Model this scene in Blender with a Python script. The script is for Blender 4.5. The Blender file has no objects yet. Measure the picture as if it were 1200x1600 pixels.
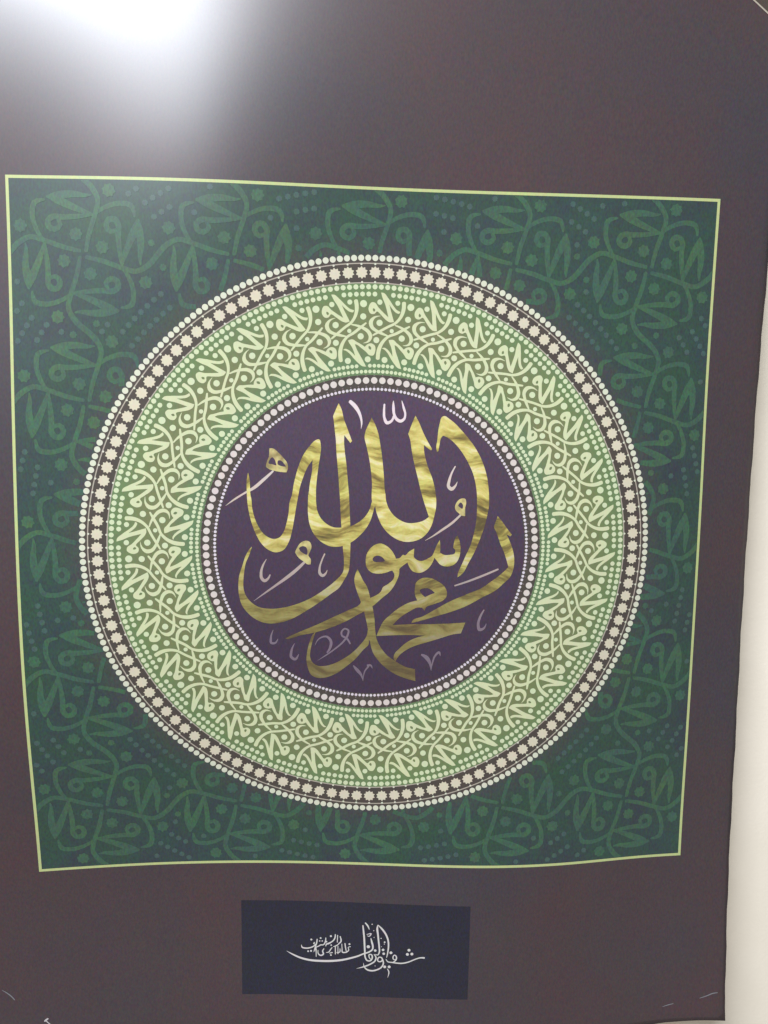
import bpy, bmesh, math, random
import numpy as np
from mathutils import Vector, Matrix
from mathutils.geometry import tessellate_polygon

# ------------------------------------------------------------------ measured data (poster millimetres)
# HC: heights of the buckled sheet (cubic B-spline), CAM: yaw, pitch, roll, position
GOLD = [[[[-87.06,52.03,1],[-87.91,47.77,0],[-88.08,40.67,0],[-87.89,34.73,0],[-87.35,28.78,0],[-86.06,21.61,0],[-84.23,15.01,0],[-81.63,8.38,0],[-78.13,2.31,0],[-73.42,-2.08,0],[-68.09,-3.94,0],[-63.04,-2.34,0],[-59.33,3.1,0],[-57.18,10.05,0],[-55.68,17.89,0],[-54.19,26.9,0],[-52.58,35.89,0],[-51.39,41.86,0],[-48.73,49.9,0],[-45.65,56.74,0],[-42.64,60.91,1],[-38.08,66.27,0],[-37.51,74.73,1],[-38.69,75.32,0],[-40.47,74.71,0],[-44.6,70.67,0],[-49.32,63.85,0],[-52.87,54.94,0],[-55.53,44.83,0],[-57.5,34.69,0],[-58.21,32.9,0],[-59.29,23.92,0],[-60.73,16.71,0],[-62.7,10.69,0],[-65.98,6.47,0],[-69.54,5.59,0],[-73.08,6.64,0],[-76.61,9.25,0],[-80.12,14.39,0],[-82.72,20.4,0],[-84.43,27.58,0],[-85.08,34.73,0],[-85.37,35.92,0],[-85.79,42.45,0],[-86.21,48.37,0]]],[[[-37.51,74.73,1],[-36.79,69.23,0],[-37.48,63.3,0],[-38.66,55.58,0],[-39.54,48.43,0],[-40.23,39.47,0],[-40.23,37.67,0],[-40.1,31.08,0],[-39.19,25.07,0],[-36.2,19.34,0],[-32.6,16.01,0],[-28.39,13.88,0],[-22.38,13.44,0],[-16.37,14.27,0],[-10.36,17.17,0],[-5.56,21.41,0],[-2.28,26.85,0],[-0.69,32.28,0],[0.68,34.69,1],[1.63,29.27,1],[1.03,28.06,0],[-0.14,23.83,0],[-1.91,18.38,0],[-4.89,12.92,0],[-9.09,8.06,0],[-14.49,3.51,0],[-19.9,0.78,0],[-25.93,-0.23,0],[-31.34,0.52,0],[-36.76,3.59,0],[-41.56,8.77,0],[-44.55,15.44,0],[-45.75,22.68,0],[-45.87,30.49,0],[-45.46,38.87,0],[-45.46,36.48,0],[-44.58,44.25,0],[-43.1,52.59,0],[-42.64,60.61,1]]],[[[-24.66,100.32,1],[-22.74,96.52,0],[-20.93,89.46,0],[-18.52,82.98,0],[-15.19,74.11,1],[-16.38,72.91,1],[-18.48,75.57,0],[-20.58,78.22,1],[-20.74,74.07,0],[-20.23,66.95,0],[-19.12,58.62,0],[-18.05,46.68,0],[-17.09,36.48,0],[-17.09,36.48,0],[-16.62,26.25,0],[-16.07,14.76,0],[-15.84,6.25,0],[-15.92,0.16,0],[-16.21,-10.25,0],[-17.25,-18.24,0],[-20.36,-24.4,0],[-24.26,-30.26,0],[-28.41,-33.36,0],[-37.55,-40.14,0],[-47.52,-46.75,0],[-57.49,-52.25,0],[-67.45,-55.15,0],[-75.72,-55.03,0],[-82.29,-52.34,0],[-87.99,-47.52,0],[-92.01,-41.89,0],[-93.97,-35.04,0],[-94.45,-27.4,0],[-93.81,-20.66,0],[-91.54,-13.36,0],[-89.11,-6.08,0],[-86.72,-1.86,0],[-84.75,0.37,1],[-86.63,-5.5,0],[-89.17,-11.56,0],[-90.29,-17.64,0],[-90.89,-23.76,0],[-90.89,-29.14,0],[-89.87,-33.4,0],[-86.26,-38.98,0],[-80.56,-43.08,0],[-72.34,-44.56,0],[-64.09,-43.98,0],[-54.15,-41.52,0],[-44.2,-37.33,0],[-34.25,-31.0,0],[-25.13,-23.4,0],[-22.8,-20.99,0],[-21.0,-18.22,0],[-20.43,-13.3,0],[-20.45,-9.0,0],[-21.09,-2.88,0],[-21.62,6.27,0],[-22.39,14.77,0],[-22.91,22.63,0],[-23.37,31.67,0],[-23.82,39.48,0],[-23.81,37.68,0],[-24.32,45.47,0],[-25.27,57.4,0],[-26.08,66.92,0],[-26.53,75.22,0],[-27.32,82.31,0],[-28.06,88.8,0],[-28.48,91.45,1],[-26.6,95.89,0]]],[[[-1.51,90.65,1],[0.61,86.7,0],[3.06,80.18,0],[4.62,72.45,0],[5.88,64.7,0],[6.85,55.74,0],[7.51,48.54,0],[8.19,39.53,0],[8.51,37.72,0],[9.16,32.29,0],[11.33,26.55,0],[14.4,22.32,0],[18.69,18.98,0],[23.58,16.86,0],[30.58,16.87,0],[35.89,18.4,0],[39.67,21.07,1],[38.48,24.48,0],[36.9,29.03,0],[35.24,34.17,0],[33.35,40.81,0],[31.44,48.64,0],[29.55,55.85,0],[27.97,62.44,0],[26.69,69.62,0],[25.73,75.59,0],[24.36,79.46,1],[27.14,86.95,0],[29.39,92.33,1],[31.98,87.59,0],[35.08,80.45,0],[38.17,74.49,0],[41.45,69.01,1],[40.67,68.04,1],[38.22,69.7,0],[35.65,71.78,1],[35.81,67.29,0],[37.09,61.29,0],[39.28,54.7,0],[41.47,49.29,0],[43.37,42.66,0],[44.68,34.81,0],[44.76,28.29,0],[43.48,21.45,0],[41.66,14.98,0],[38.68,9.64,0],[34.15,5.59,0],[28.46,3.52,0],[24.35,3.14,0],[18.85,4.24,0],[13.96,6.81,0],[9.67,10.47,0],[5.98,15.34,0],[3.51,20.8,0],[1.96,25.64,0],[1.31,30.47,1],[-0.81,32.28,0],[-1.14,35.29,0],[-1.15,36.5,0],[-1.03,45.52,0],[-1.56,51.51,0],[-2.51,58.69,0],[-3.75,65.25,0],[-5.29,71.79,0],[-6.41,77.14,0],[-5.65,81.3,0],[-3.58,86.07,0]]],[[[44.93,67.05,1],[44.42,69.75,0],[45.15,75.75,0],[45.7,81.74,0],[46.85,87.74,0],[48.33,91.64,0],[50.15,92.25,0],[53.21,90.49,0],[57.51,87.24,0],[62.45,82.2,0],[68.02,75.94,0],[72.37,69.96,0],[76.13,63.36,0],[79.29,55.54,0],[81.23,48.29,0],[82.25,41.03,0],[82.66,34.35,0],[82.6,28.42,0],[81.4,21.56,0],[79.61,13.92,0],[76.68,5.49,0],[73.01,-3.73,0],[68.55,-12.21,0],[64.84,-19.17,0],[60.91,-22.43,1],[61.16,-19.56,0],[63.21,-14.53,0],[66.15,-7.58,0],[69.84,0.88,0],[72.01,8.55,0],[73.42,16.2,0],[74.05,24.58,0],[74.09,32.19,0],[73.68,39.01,0],[72.59,45.82,0],[70.59,52.61,0],[67.42,59.38,0],[63.24,66.28,0],[59.52,71.06,0],[55.2,75.23,0],[51.52,77.6,0],[49.08,78.48,1],[47.87,76.97,0],[46.71,72.16,0],[45.96,67.66,1]]],[[[89.1,21.74,1],[91.85,18.54,0],[95.81,13.19,0],[99.54,8.44,1],[98.48,7.21,1],[95.75,8.59,1],[98.34,3.22,0],[100.81,-3.71,0],[101.73,-9.89,0],[101.12,-16.86,0],[98.93,-22.29,0],[94.39,-26.8,0],[89.54,-31.32,0],[78.53,-37.4,0],[68.46,-43.03,0],[56.52,-47.73,0],[45.48,-51.03,0],[36.28,-53.86,0],[28.28,-55.92,1],[28.9,-54.31,0],[36.23,-51.01,0],[45.37,-45.83,0],[56.34,-39.73,0],[68.26,-34.57,0],[79.0,-29.9,0],[84.29,-26.16,0],[89.62,-22.28,0],[94.18,-18.4,0],[97.58,-14.92,1],[96.32,-10.66,0],[94.24,-4.48,0],[91.41,1.68,0],[88.95,8.58,0],[86.38,14.09,1]]],[[[60.28,7.92,1],[62.12,3.17,0],[62.75,-2.2,0],[61.93,-7.59,0],[60.08,-11.44,0],[57.05,-13.76,0],[52.45,-14.53,0],[48.6,-13.37,0],[45.47,-9.9,0],[44.07,-8.21,1],[42.45,-12.22,0],[38.69,-16.85,0],[33.37,-19.16,0],[28.76,-18.0,0],[25.64,-13.75,0],[24.85,-11.59,1],[21.82,-13.74,0],[18.81,-16.52,1],[16.68,-17.44,0],[13.94,-17.43,0],[9.38,-18.96,0],[3.9,-19.69,0],[-0.98,-18.62,0],[-4.04,-15.53,0],[-5.0,-10.91,0],[-4.43,-6.0,0],[-1.75,-1.41,0],[1.87,1.33,0],[5.5,2.06,0],[9.16,0.71,0],[12.84,-2.36,0],[15.32,-6.04,0],[16.57,-8.81,1],[19.01,-8.51,0],[22.03,-6.05,0],[22.49,-6.44,0],[25.89,-3.75,0],[29.52,-1.61,1],[29.22,-7.59,1],[31.7,-9.9,0],[34.76,-10.52,0],[39.33,-8.75,0],[42.36,-6.83,0],[43.84,-3.75,0],[45.31,0.09,0],[47.69,4.45,1],[48.23,-0.68,0],[48.06,-4.52,1],[50.77,-6.05,0],[55.37,-6.05,0],[58.43,-5.28,0],[59.0,-2.97,0],[57.44,-1.05,1],[57.91,2.4,0],[59.0,6.23,0]],[[-0.15,-9.69,0],[0.74,-7.55,0],[3.77,-6.63,0],[6.82,-7.87,0],[8.67,-10.46,0],[5.03,-11.25,0],[1.38,-11.05,0]]],[[[13.62,-16.81,1],[15.64,-21.45,0],[14.63,-23.93,0],[11.31,-27.02,0],[7.07,-30.11,0],[6.48,-31.85,0],[-1.24,-37.24,0],[-8.07,-40.02,0],[-8.3,-40.69,0],[-17.47,-46.32,0],[-27.49,-51.0,0],[-39.17,-56.53,0],[-50.85,-61.44,0],[-57.53,-64.42,0],[-61.86,-66.54,1],[-60.03,-67.27,1],[-50.86,-64.5,0],[-40.83,-62.43,0],[-29.12,-58.8,0],[-19.08,-54.53,0],[-10.73,-49.82,0],[-5.71,-47.09,0],[-4.35,-46.15,0],[0.2,-43.35,0],[6.56,-37.75,0],[12.9,-32.16,0],[16.94,-25.64,0],[18.97,-19.61,0],[18.98,-15.9,1]]],[[[-10.72,-16.3,1],[-12.5,-20.73,0],[-12.95,-25.06,0],[-11.82,-30.03,0],[-10.45,-34.16,0],[-8.3,-39.75,0],[-6.14,-46.22,0],[-4.39,-53.15,0],[-2.87,-60.99,0],[-2.28,-67.99,0],[-1.79,-68.47,0],[-0.82,-72.31,0],[1.1,-78.09,0],[5.35,-84.39,0],[11.01,-89.95,0],[18.53,-94.84,0],[26.03,-97.79,0],[32.13,-99.56,1],[31.56,-90.3,1],[26.79,-89.32,0],[22.11,-87.36,0],[16.47,-83.76,0],[11.31,-80.07,0],[7.06,-74.76,0],[3.74,-68.5,0],[2.24,-59.91,0],[1.69,-52.32,0],[0.4,-44.76,0],[-1.23,-38.18,0],[-4.54,-27.89,0],[-6.39,-25.09,0],[-8.86,-20.13,0]]],[[[-2.06,-68.95,1],[-2.07,-71.07,0],[-6.24,-75.88,0],[-12.09,-82.92,0],[-18.81,-88.65,0],[-26.39,-93.95,0],[-33.99,-96.56,0],[-39.07,-96.6,0],[-43.3,-94.4,0],[-45.83,-88.83,0],[-46.84,-82.59,0],[-46.26,-76.41,0],[-44.59,-69.39,0],[-42.5,-64.16,0],[-40.16,-61.83,1],[-42.08,-67.66,0],[-43.74,-74.67,0],[-44.15,-80.85,0],[-42.47,-84.86,0],[-39.09,-87.3,0],[-34.03,-87.62,0],[-27.29,-85.91,0],[-20.55,-82.41,0],[-13.83,-77.6,0],[-7.98,-71.47,0],[-3.83,-65.36,0],[-2.89,-59.25,1],[-2.77,-63.69,0]]],[[[30.34,-30.8,0],[31.18,-26.13,0],[35.73,-22.88,0],[41.25,-22.89,0],[46.81,-25.22,0],[51.5,-28.95,0],[53.42,-32.69,0],[53.04,-36.91,0],[50.78,-39.25,0],[45.28,-41.6,0],[39.78,-43.47,1],[38.42,-44.88,0],[37.54,-47.24,1],[36.11,-44.88,0],[33.34,-44.4,0],[26.93,-47.22,0],[20.55,-51.45,0],[14.92,-57.31,1],[27.1,-56.68,0],[40.97,-56.71,0],[54.86,-56.25,0],[67.37,-55.51,1],[64.33,-63.59,1],[58.77,-64.35,0],[49.54,-67.2,0],[40.32,-70.06,0],[31.11,-72.92,0],[23.76,-76.74,0],[19.21,-81.07,0],[17.41,-84.44,1],[15.98,-82.5,0],[16.39,-79.13,0],[20.02,-74.81,0],[25.49,-70.03,0],[31.91,-66.88,0],[38.37,-65.18,1],[27.24,-64.77,0],[15.23,-64.92,0],[3.24,-65.44,1],[5.02,-60.88,0],[7.71,-55.19,0],[13.15,-49.53,0],[20.43,-43.9,0],[26.82,-40.63,0],[32.32,-39.23,1],[30.4,-34.54,0]],[[33.85,-31.92,0],[36.77,-30.34,0],[41.39,-31.0,0],[44.85,-33.81,1],[41.46,-35.02,0],[37.81,-36.8,1],[35.46,-34.55,0]]]]
MARKP = [[[[-72.33,68.87,1],[-69.88,68.77,0],[-66.38,66.13,0],[-62.57,62.02,0],[-60.23,58.77,0],[-59.65,56.11,0],[-60.65,52.26,1],[-64.65,52.54,0],[-69.35,53.42,0],[-72.86,54.6,0],[-74.61,56.07,0],[-74.3,59.03,0],[-72.71,62.98,1]],[[-72.96,58.44,0],[-72.13,61.1,0],[-70.49,62.7,0],[-68.62,60.82,0],[-67.98,58.75,0],[-67.58,57.27,0],[-70.5,57.86,0]],[[-66.69,57.87,0],[-66.28,60.53,0],[-64.93,60.53,0],[-62.29,58.18,0],[-61.12,56.4,0],[-64.06,56.57,0]]],[[[-54.82,-4.04,1],[-53.2,-0.27,0],[-50.51,3.05,0],[-47.53,4.25,0],[-44.54,3.32,0],[-43.34,0.28,0],[-44.23,-3.37,0],[-45.43,-6.42,0],[-43.93,-8.87,0],[-43.93,-12.67,1],[-45.73,-12.78,0],[-48.72,-10.67,0],[-52.31,-7.9,0]],[[-52.01,-1.19,0],[-49.92,0.31,0],[-47.23,-0.31,0],[-46.21,-2.75,0],[-46.63,-5.8,0],[-49.32,-4.56,0],[-51.41,-2.72,0]]],[[[58.28,28.33,0],[59.39,31.37,0],[62.41,34.04,0],[65.48,34.05,0],[66.28,31.02,0],[65.57,27.6,0],[65.61,24.56,0],[65.66,21.74,1],[63.35,21.89,0],[61.03,23.78,0],[58.7,26.06,0]],[[60.57,29.1,0],[62.45,31.38,0],[63.85,29.87,0],[63.43,26.83,0],[62.12,27.59,0]]]]
MARKR = [[[[-69.94,53.13,1.21],[-76.41,47.19,2.06],[-83.46,41.26,2.06],[-88.74,38.3,1.33],[-96.36,33.56,1.21],[-102.51,29.11,0.18]]],[[[-48.12,-10.98,1.7],[-54.12,-16.76,2.3],[-61.31,-22.54,2.18],[-68.5,-27.71,1.58],[-75.55,-32.73,1.17],[-83.8,-38.76,0.25]]],[[[62.58,22.65,1.36],[56.54,16.92,1.67],[48.96,11.56,1.52],[42.15,6.97,0.91],[37.23,4.14,0.23]]],[[[-15.58,-70.98,1.0],[-18.14,-67.01,1.5],[-21.53,-64.79,1.33],[-21.88,-62.61,1.33],[-19.46,-59.83,1.17],[-16.93,-61.07,1.33],[-17.32,-64.39,1.5],[-20.65,-69.62,1.33],[-26.51,-74.85,1.17],[-32.38,-79.21,1.0],[-38.68,-83.4,0.17]],[[-40.81,-72.06,0.25],[-37.47,-66.84,1.0],[-32.44,-65.57,1.5],[-29.49,-68.67,2.0],[-29.88,-73.94,1.83],[-31.97,-77.44,1.17]]],[[[58.15,56.91,0.85],[55.46,51.77,1.33],[53.82,46.33,1.94],[53.44,42.7,2.3],[55.6,40.9,2.55],[58.02,42.73,1.58],[59.69,46.0,0.3]]],[[[-74.83,-8.76,0.36],[-77.35,-13.5,1.33],[-78.57,-18.38,1.82],[-78.01,-22.68,2.18],[-76.23,-24.23,2.18],[-73.84,-22.72,1.58],[-72.34,-19.97,0.85]]],[[[-34.03,-5.26,0.97],[-36.12,-10.14,1.09],[-37.61,-15.66,1.45],[-37.3,-19.35,2.06],[-35.49,-20.9,2.06],[-33.38,-19.38,1.33],[-32.18,-16.8,0.3]]],[[[80.62,-46.35,0.91],[77.97,-51.55,1.64],[76.73,-57.24,2.0],[77.76,-60.85,2.36],[80.54,-60.1,1.64],[82.57,-56.3,0.36]]],[[[-70.38,-60.14,0.42],[-72.08,-66.4,1.5],[-71.69,-69.9,1.83],[-69.2,-69.94,1.5],[-67.1,-66.91,0.42]]],[[[-55.29,-70.4,0.42],[-57.56,-76.26,1.67],[-57.57,-80.68,2.0],[-55.07,-82.31,2.0],[-52.38,-78.63,0.58]]],[[[36.16,-79.47,1.27],[39.65,-81.6,2.91],[42.36,-85.95,2.0],[43.33,-91.58,0.27]],[[43.33,-91.58,0.27],[44.38,-84.99,1.09],[46.13,-80.16,1.45],[48.86,-77.75,1.64],[49.77,-80.36,0.45]]],[[[-13.06,-87.62,0.83],[-10.31,-90.94,2.33],[-7.46,-94.53,1.67],[-5.96,-99.2,0.25]],[[-5.96,-99.2,0.25],[-4.78,-91.87,1.0],[-2.29,-87.42,1.33],[-3.4,-87.55,1.27],[-0.63,-87.37,1.45],[0.61,-89.71,0.36]]],[[[-16.64,101.6,2.42],[-13.22,98.39,2.79],[-10.51,94.29,2.18],[-9.0,90.16,1.58],[-8.5,86.62,1.09],[-8.95,82.82,0.18]]],[[[7.43,99.93,1.21],[7.17,95.07,1.58],[7.5,90.32,1.82],[9.33,87.08,2.3],[12.33,88.29,1.7],[14.11,91.88,1.45]],[[13.73,102.38,0.48],[13.76,98.11,1.82],[14.41,92.77,1.82],[16.24,89.52,2.18],[18.97,88.36,2.18],[21.37,89.87,1.7],[22.13,93.45,1.45],[21.01,97.6,1.58],[19.64,102.57,0.36]]],[[[90.1,-16.54,1.21],[81.83,-20.1,1.52],[67.29,-25.77,1.36],[59.1,-28.49,1.06]]]]
CAPR = [[[43.37,-321.6,1.64],[40.05,-321.73,1.18],[36.18,-323.25,1.09],[31.34,-325.62,1.18],[26.48,-326.92,1.27],[22.08,-326.85,1.18],[18.65,-326.47,1.09],[15.71,-326.06,1.0],[14.22,-323.98,0.55]],[[19.63,-326.42,0.82],[22.04,-323.89,1.18],[22.0,-321.2,1.09],[20.76,-320.18,1.0],[19.56,-321.85,1.0],[20.08,-323.98,0.91],[21.55,-323.91,0.55]],[[8.0,-295.89,0.73],[10.96,-298.95,1.55],[13.94,-303.35,1.55],[15.72,-308.61,1.45],[16.02,-312.88,1.36],[15.6,-317.74,1.18],[14.69,-322.62,0.55]],[[7.76,-295.64,0.64],[7.3,-298.33,1.55],[7.86,-303.64,1.55],[8.41,-308.97,1.45],[8.96,-314.3,1.36],[9.02,-318.59,1.18],[7.82,-320.79,0.91],[6.1,-320.33,0.55]],[[7.86,-324.55,1.09],[8.82,-322.62,1.09],[10.78,-322.8,1.18],[11.54,-324.91,1.18],[9.84,-326.34,1.09],[8.12,-325.88,1.0],[7.86,-324.55,1.0]],[[11.68,-324.37,1.09],[12.31,-327.57,1.27],[10.88,-330.87,1.27],[7.48,-333.18,1.36],[3.07,-334.18,1.45],[-0.38,-333.26,1.36],[-2.36,-330.93,0.91],[-2.88,-328.0,0.23]],[[5.12,-320.38,0.82],[6.62,-322.99,1.18],[5.92,-325.71,1.27],[2.52,-328.56,1.27],[-2.36,-330.93,1.18],[-8.14,-332.8,0.23]],[[-3.67,-296.61,1.0],[-3.14,-301.5,1.45],[-2.6,-306.82,1.55],[-2.3,-312.15,1.55],[-2.0,-318.03,1.45],[-1.71,-322.85,1.27],[-0.21,-325.73,1.27],[2.25,-325.88,1.18],[3.69,-323.67,1.27],[3.17,-320.74,1.18],[1.46,-320.55,1.0],[1.48,-323.23,0.91],[2.72,-324.79,0.64]],[[2.53,-307.0,0.73],[3.3,-310.28,1.55],[4.07,-313.46,1.55],[3.85,-316.15,1.36],[1.43,-318.41,1.36],[-2.96,-320.22,1.27],[-7.84,-322.59,1.55],[-11.75,-323.94,1.64],[-19.11,-326.02,1.82],[-26.48,-327.12,2.0],[-36.33,-327.48,2.0],[-44.71,-326.94,1.82],[-52.11,-325.0,1.64],[-57.53,-322.45,1.27],[-62.06,-319.76,0.18]],[[-1.84,-294.39,1.09],[0.23,-297.07,1.27],[1.23,-299.8,0.45]],[[-0.67,-304.05,0.45],[2.73,-303.09,1.0],[0.81,-305.59,0.73],[-0.17,-304.99,0.45]],[[15.3,-332.01,0.55],[16.56,-334.38,1.0],[16.35,-337.09,0.73],[15.65,-339.39,0.14]],[[-13.05,-314.68,0.82],[-14.76,-315.4,0.64],[-14.25,-317.51,0.91],[-16.2,-319.47,1.09],[-19.14,-319.6,1.18],[-19.41,-316.66,0.73],[-19.68,-312.66,0.64]],[[-17.23,-312.19,0.91],[-16.71,-316.02,1.0],[-16.21,-318.67,0.73]],[[-22.61,-314.66,0.64],[-22.57,-321.08,0.73]],[[-21.03,-316.73,0.64],[-21.35,-319.69,0.91],[-23.56,-320.05,0.55]],[[-24.57,-315.27,0.91],[-24.54,-321.42,0.82]],[[-20.94,-306.46,0.82],[-20.67,-311.37,1.18],[-22.13,-312.5,0.91]],[[-22.9,-305.58,0.82],[-23.12,-311.47,0.73]],[[-24.62,-305.01,0.91],[-25.34,-308.89,1.18],[-26.55,-310.54,1.09],[-28.02,-311.67,1.18],[-29.98,-312.81,1.55],[-31.45,-313.4,1.18],[-31.94,-315.13,0.55]],[[-21.64,-312.48,0.64],[-23.59,-314.16,1.0],[-26.04,-315.17,0.64]],[[-27.02,-315.9,0.64],[-28.49,-318.1,1.0],[-29.46,-319.74,0.91],[-31.53,-320.35,0.55]],[[-26.9,-320.18,1.09],[-28.97,-320.79,0.73]],[[-33.31,-317.21,0.82],[-34.38,-319.39,1.09],[-33.64,-321.5,1.27],[-35.85,-322.91,1.27],[-37.57,-321.63,1.0],[-37.83,-318.43,0.45]],[[-39.31,-317.41,0.91],[-39.29,-323.94,0.64]],[[-31.96,-308.07,0.82],[-32.44,-311.83,1.09],[-33.91,-314.02,1.0],[-35.87,-314.09,1.09],[-37.34,-315.21,0.91],[-38.82,-315.79,1.0],[-40.38,-319.69,0.36]],[[-38.58,-309.37,0.91],[-39.07,-313.13,1.09],[-39.8,-315.29,0.91],[-41.27,-320.26,0.27]],[[-40.54,-312.11,0.82],[-41.28,-313.2,1.0],[-39.8,-313.69,0.82],[-41.28,-315.34,1.09],[-44.23,-316.77,1.18],[-47.67,-317.13,1.27],[-50.13,-316.4,1.18],[-50.63,-314.43,0.36]]]
CAPD = [[31.65,-315.63,2.73],[30.5,-319.19,2.73],[33.9,-318.76,2.73],[17.95,-318.43,2.73],[11.92,-316.3,2.45],[12.45,-319.5,2.45],[5.92,-317.12,2.45],[0.65,-314.16,3.09],[13.32,-330.48,2.73],[16.75,-330.33,2.73],[3.37,-295.32,1.09],[4.65,-300.59,0.91],[10.33,-306.73,1.09],[13.05,-309.81,1.64],[12.83,-311.43,0.91],[4.96,-306.19,0.82],[5.97,-330.01,0.82],[10.66,-313.68,0.73],[-13.8,-312.68,1.82],[-28.04,-306.59,1.91],[-27.77,-314.06,1.45],[-27.98,-322.36,1.64],[-35.89,-308.48,1.64],[-36.62,-310.91,1.27],[-34.65,-310.84,1.27],[-43.01,-309.94,1.82],[-45.46,-319.74,1.64],[-43.24,-319.41,1.82],[-31.46,-311.37,1.55]]
CAPBOX = [[-96.0,-278.9],[76.3,-276.9],[77.4,-354.2],[-96.5,-358.4]]
TH0 = 0.054
WORDP = [[[[1.394,176.57,1],[1.901,176.48,0],[3.143,172.9,0],[4.479,168.04,0],[5.332,165.68,0],[6.231,164.7,1],[5.975,163.28,0],[5.247,163.68,0],[4.231,165.99,0],[3.466,168.75,1],[3.77,165.86,0],[4.379,161.21,0],[4.913,157.33,1],[3.864,156.78,0],[3.016,157.81,0],[1.669,161.05,0],[0.538,163.6,0],[-0.085,161.94,0],[-1.029,162.1,0],[-1.518,164.7,0],[-1.317,167.74,0],[-0.708,169.84,0],[0.044,169.55,0],[0.824,166.59,0],[1.948,163.49,0],[3.417,160.08,1],[3.046,163.5,0],[2.395,169.02,0],[1.812,172.61,0]],[[-0.371,165.83,0],[0.141,164.56,0],[-0.166,163.37,0],[-0.479,164.38,0]]],[[[-7.325,144.58,1],[-6.034,145.02,0],[-5.032,143.22,0],[-3.65,141.07,0],[-2.77,139.46,1],[-2.014,141.17,0],[-0.926,141.83,0],[0.077,140.32,0],[0.224,136.38,0],[-0.375,133.5,0],[-1.528,133.7,0],[-2.453,135.93,0],[-3.884,138.9,0],[-5.098,141.26,0],[-5.539,141.55,1],[-5.114,137.97,0],[-4.217,133.45,0],[-3.349,129.41,0],[-2.616,125.93,1],[-3.626,126.14,0],[-4.964,128.5,0],[-6.212,131.81,0],[-7.536,136.08,0],[-8.375,137.85,0],[-9.116,138.53,1],[-8.481,139.2,0],[-7.608,138.29,0],[-6.595,136.07,0],[-5.805,133.61,1],[-6.017,136.38,0],[-6.582,140.45,0],[-7.177,143.23,0]],[[-1.624,140.07,0],[-0.936,138.98,0],[-1.088,137.43,0],[-1.713,138.45,0]]]]
WORDR = [[[[6.839,170.99,2.82],[6.934,166.53,2.73],[6.471,161.04,2.18],[5.348,156.68,1.82],[3.453,153.52,1.73],[1.487,150.31,1.73],[-0.423,147.39,1.18]],[[1.434,160.66,0.27],[-0.075,159.54,1.45],[-0.965,156.45,2.82],[-0.728,152.97,2.55],[0.461,150.43,2.0],[1.852,148.83,1.91],[3.659,147.32,0.82]]],[[[-2.233,155.67,1.18],[-3.742,152.65,1.91],[-5.522,149.42,1.91],[-7.532,146.83,1.82],[-8.988,142.88,2.27],[-9.871,138.35,2.73],[-10.237,131.5,2.73]],[[-5.912,155.08,0.91],[-4.215,153.8,1.64],[-2.913,152.14,2.09],[-1.587,149.47,2.55],[-1.122,146.42,2.55],[-1.636,143.35,1.55],[-3.177,142.03,0.27]]]]
WORDD = [[-2.671,168.85,5.09],[-2.87,160.18,4.45],[1.17,170.03,3.82],[5.394,170.32,3.64],[1.247,155.97,4.55],[4.549,150.93,3.09],[-3.788,146.76,4.55],[0.507,144.08,4.36],[-8.127,130.73,4.36],[-2.042,130.87,4.36]]
RAD = {"bead":199.57,"line1":195.94,"star":189.82,"line2":182.94,"bead2":180.23,"part":175.35,"partin":126.49,"bead3":122.52,"dark":120.09,"pearl":116.39,"bead4":110.37,"disc":108.83}
SCR = [[[262.97,-363.08,0.36],[268.63,-361.41,0.73],[273.76,-359.47,0.82],[277.37,-359.03,0.55]],[[233.07,-369.11,0.27],[237.71,-367.72,0.68],[241.83,-366.84,0.45]],[[-276.03,-342.84,0.23],[-272.95,-345.3,0.68],[-269.45,-348.87,0.82],[-267.31,-352.04,0.55]],[[-246.3,-371.8,1.18],[-244.85,-370.58,1.45],[-243.88,-369.85,1.0]],[[-245.36,-371.61,0.73],[-243.56,-373.66,0.73],[-241.75,-375.71,0.73]]]
DIM = [242.83,245.41,283.75,381.54]
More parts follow.
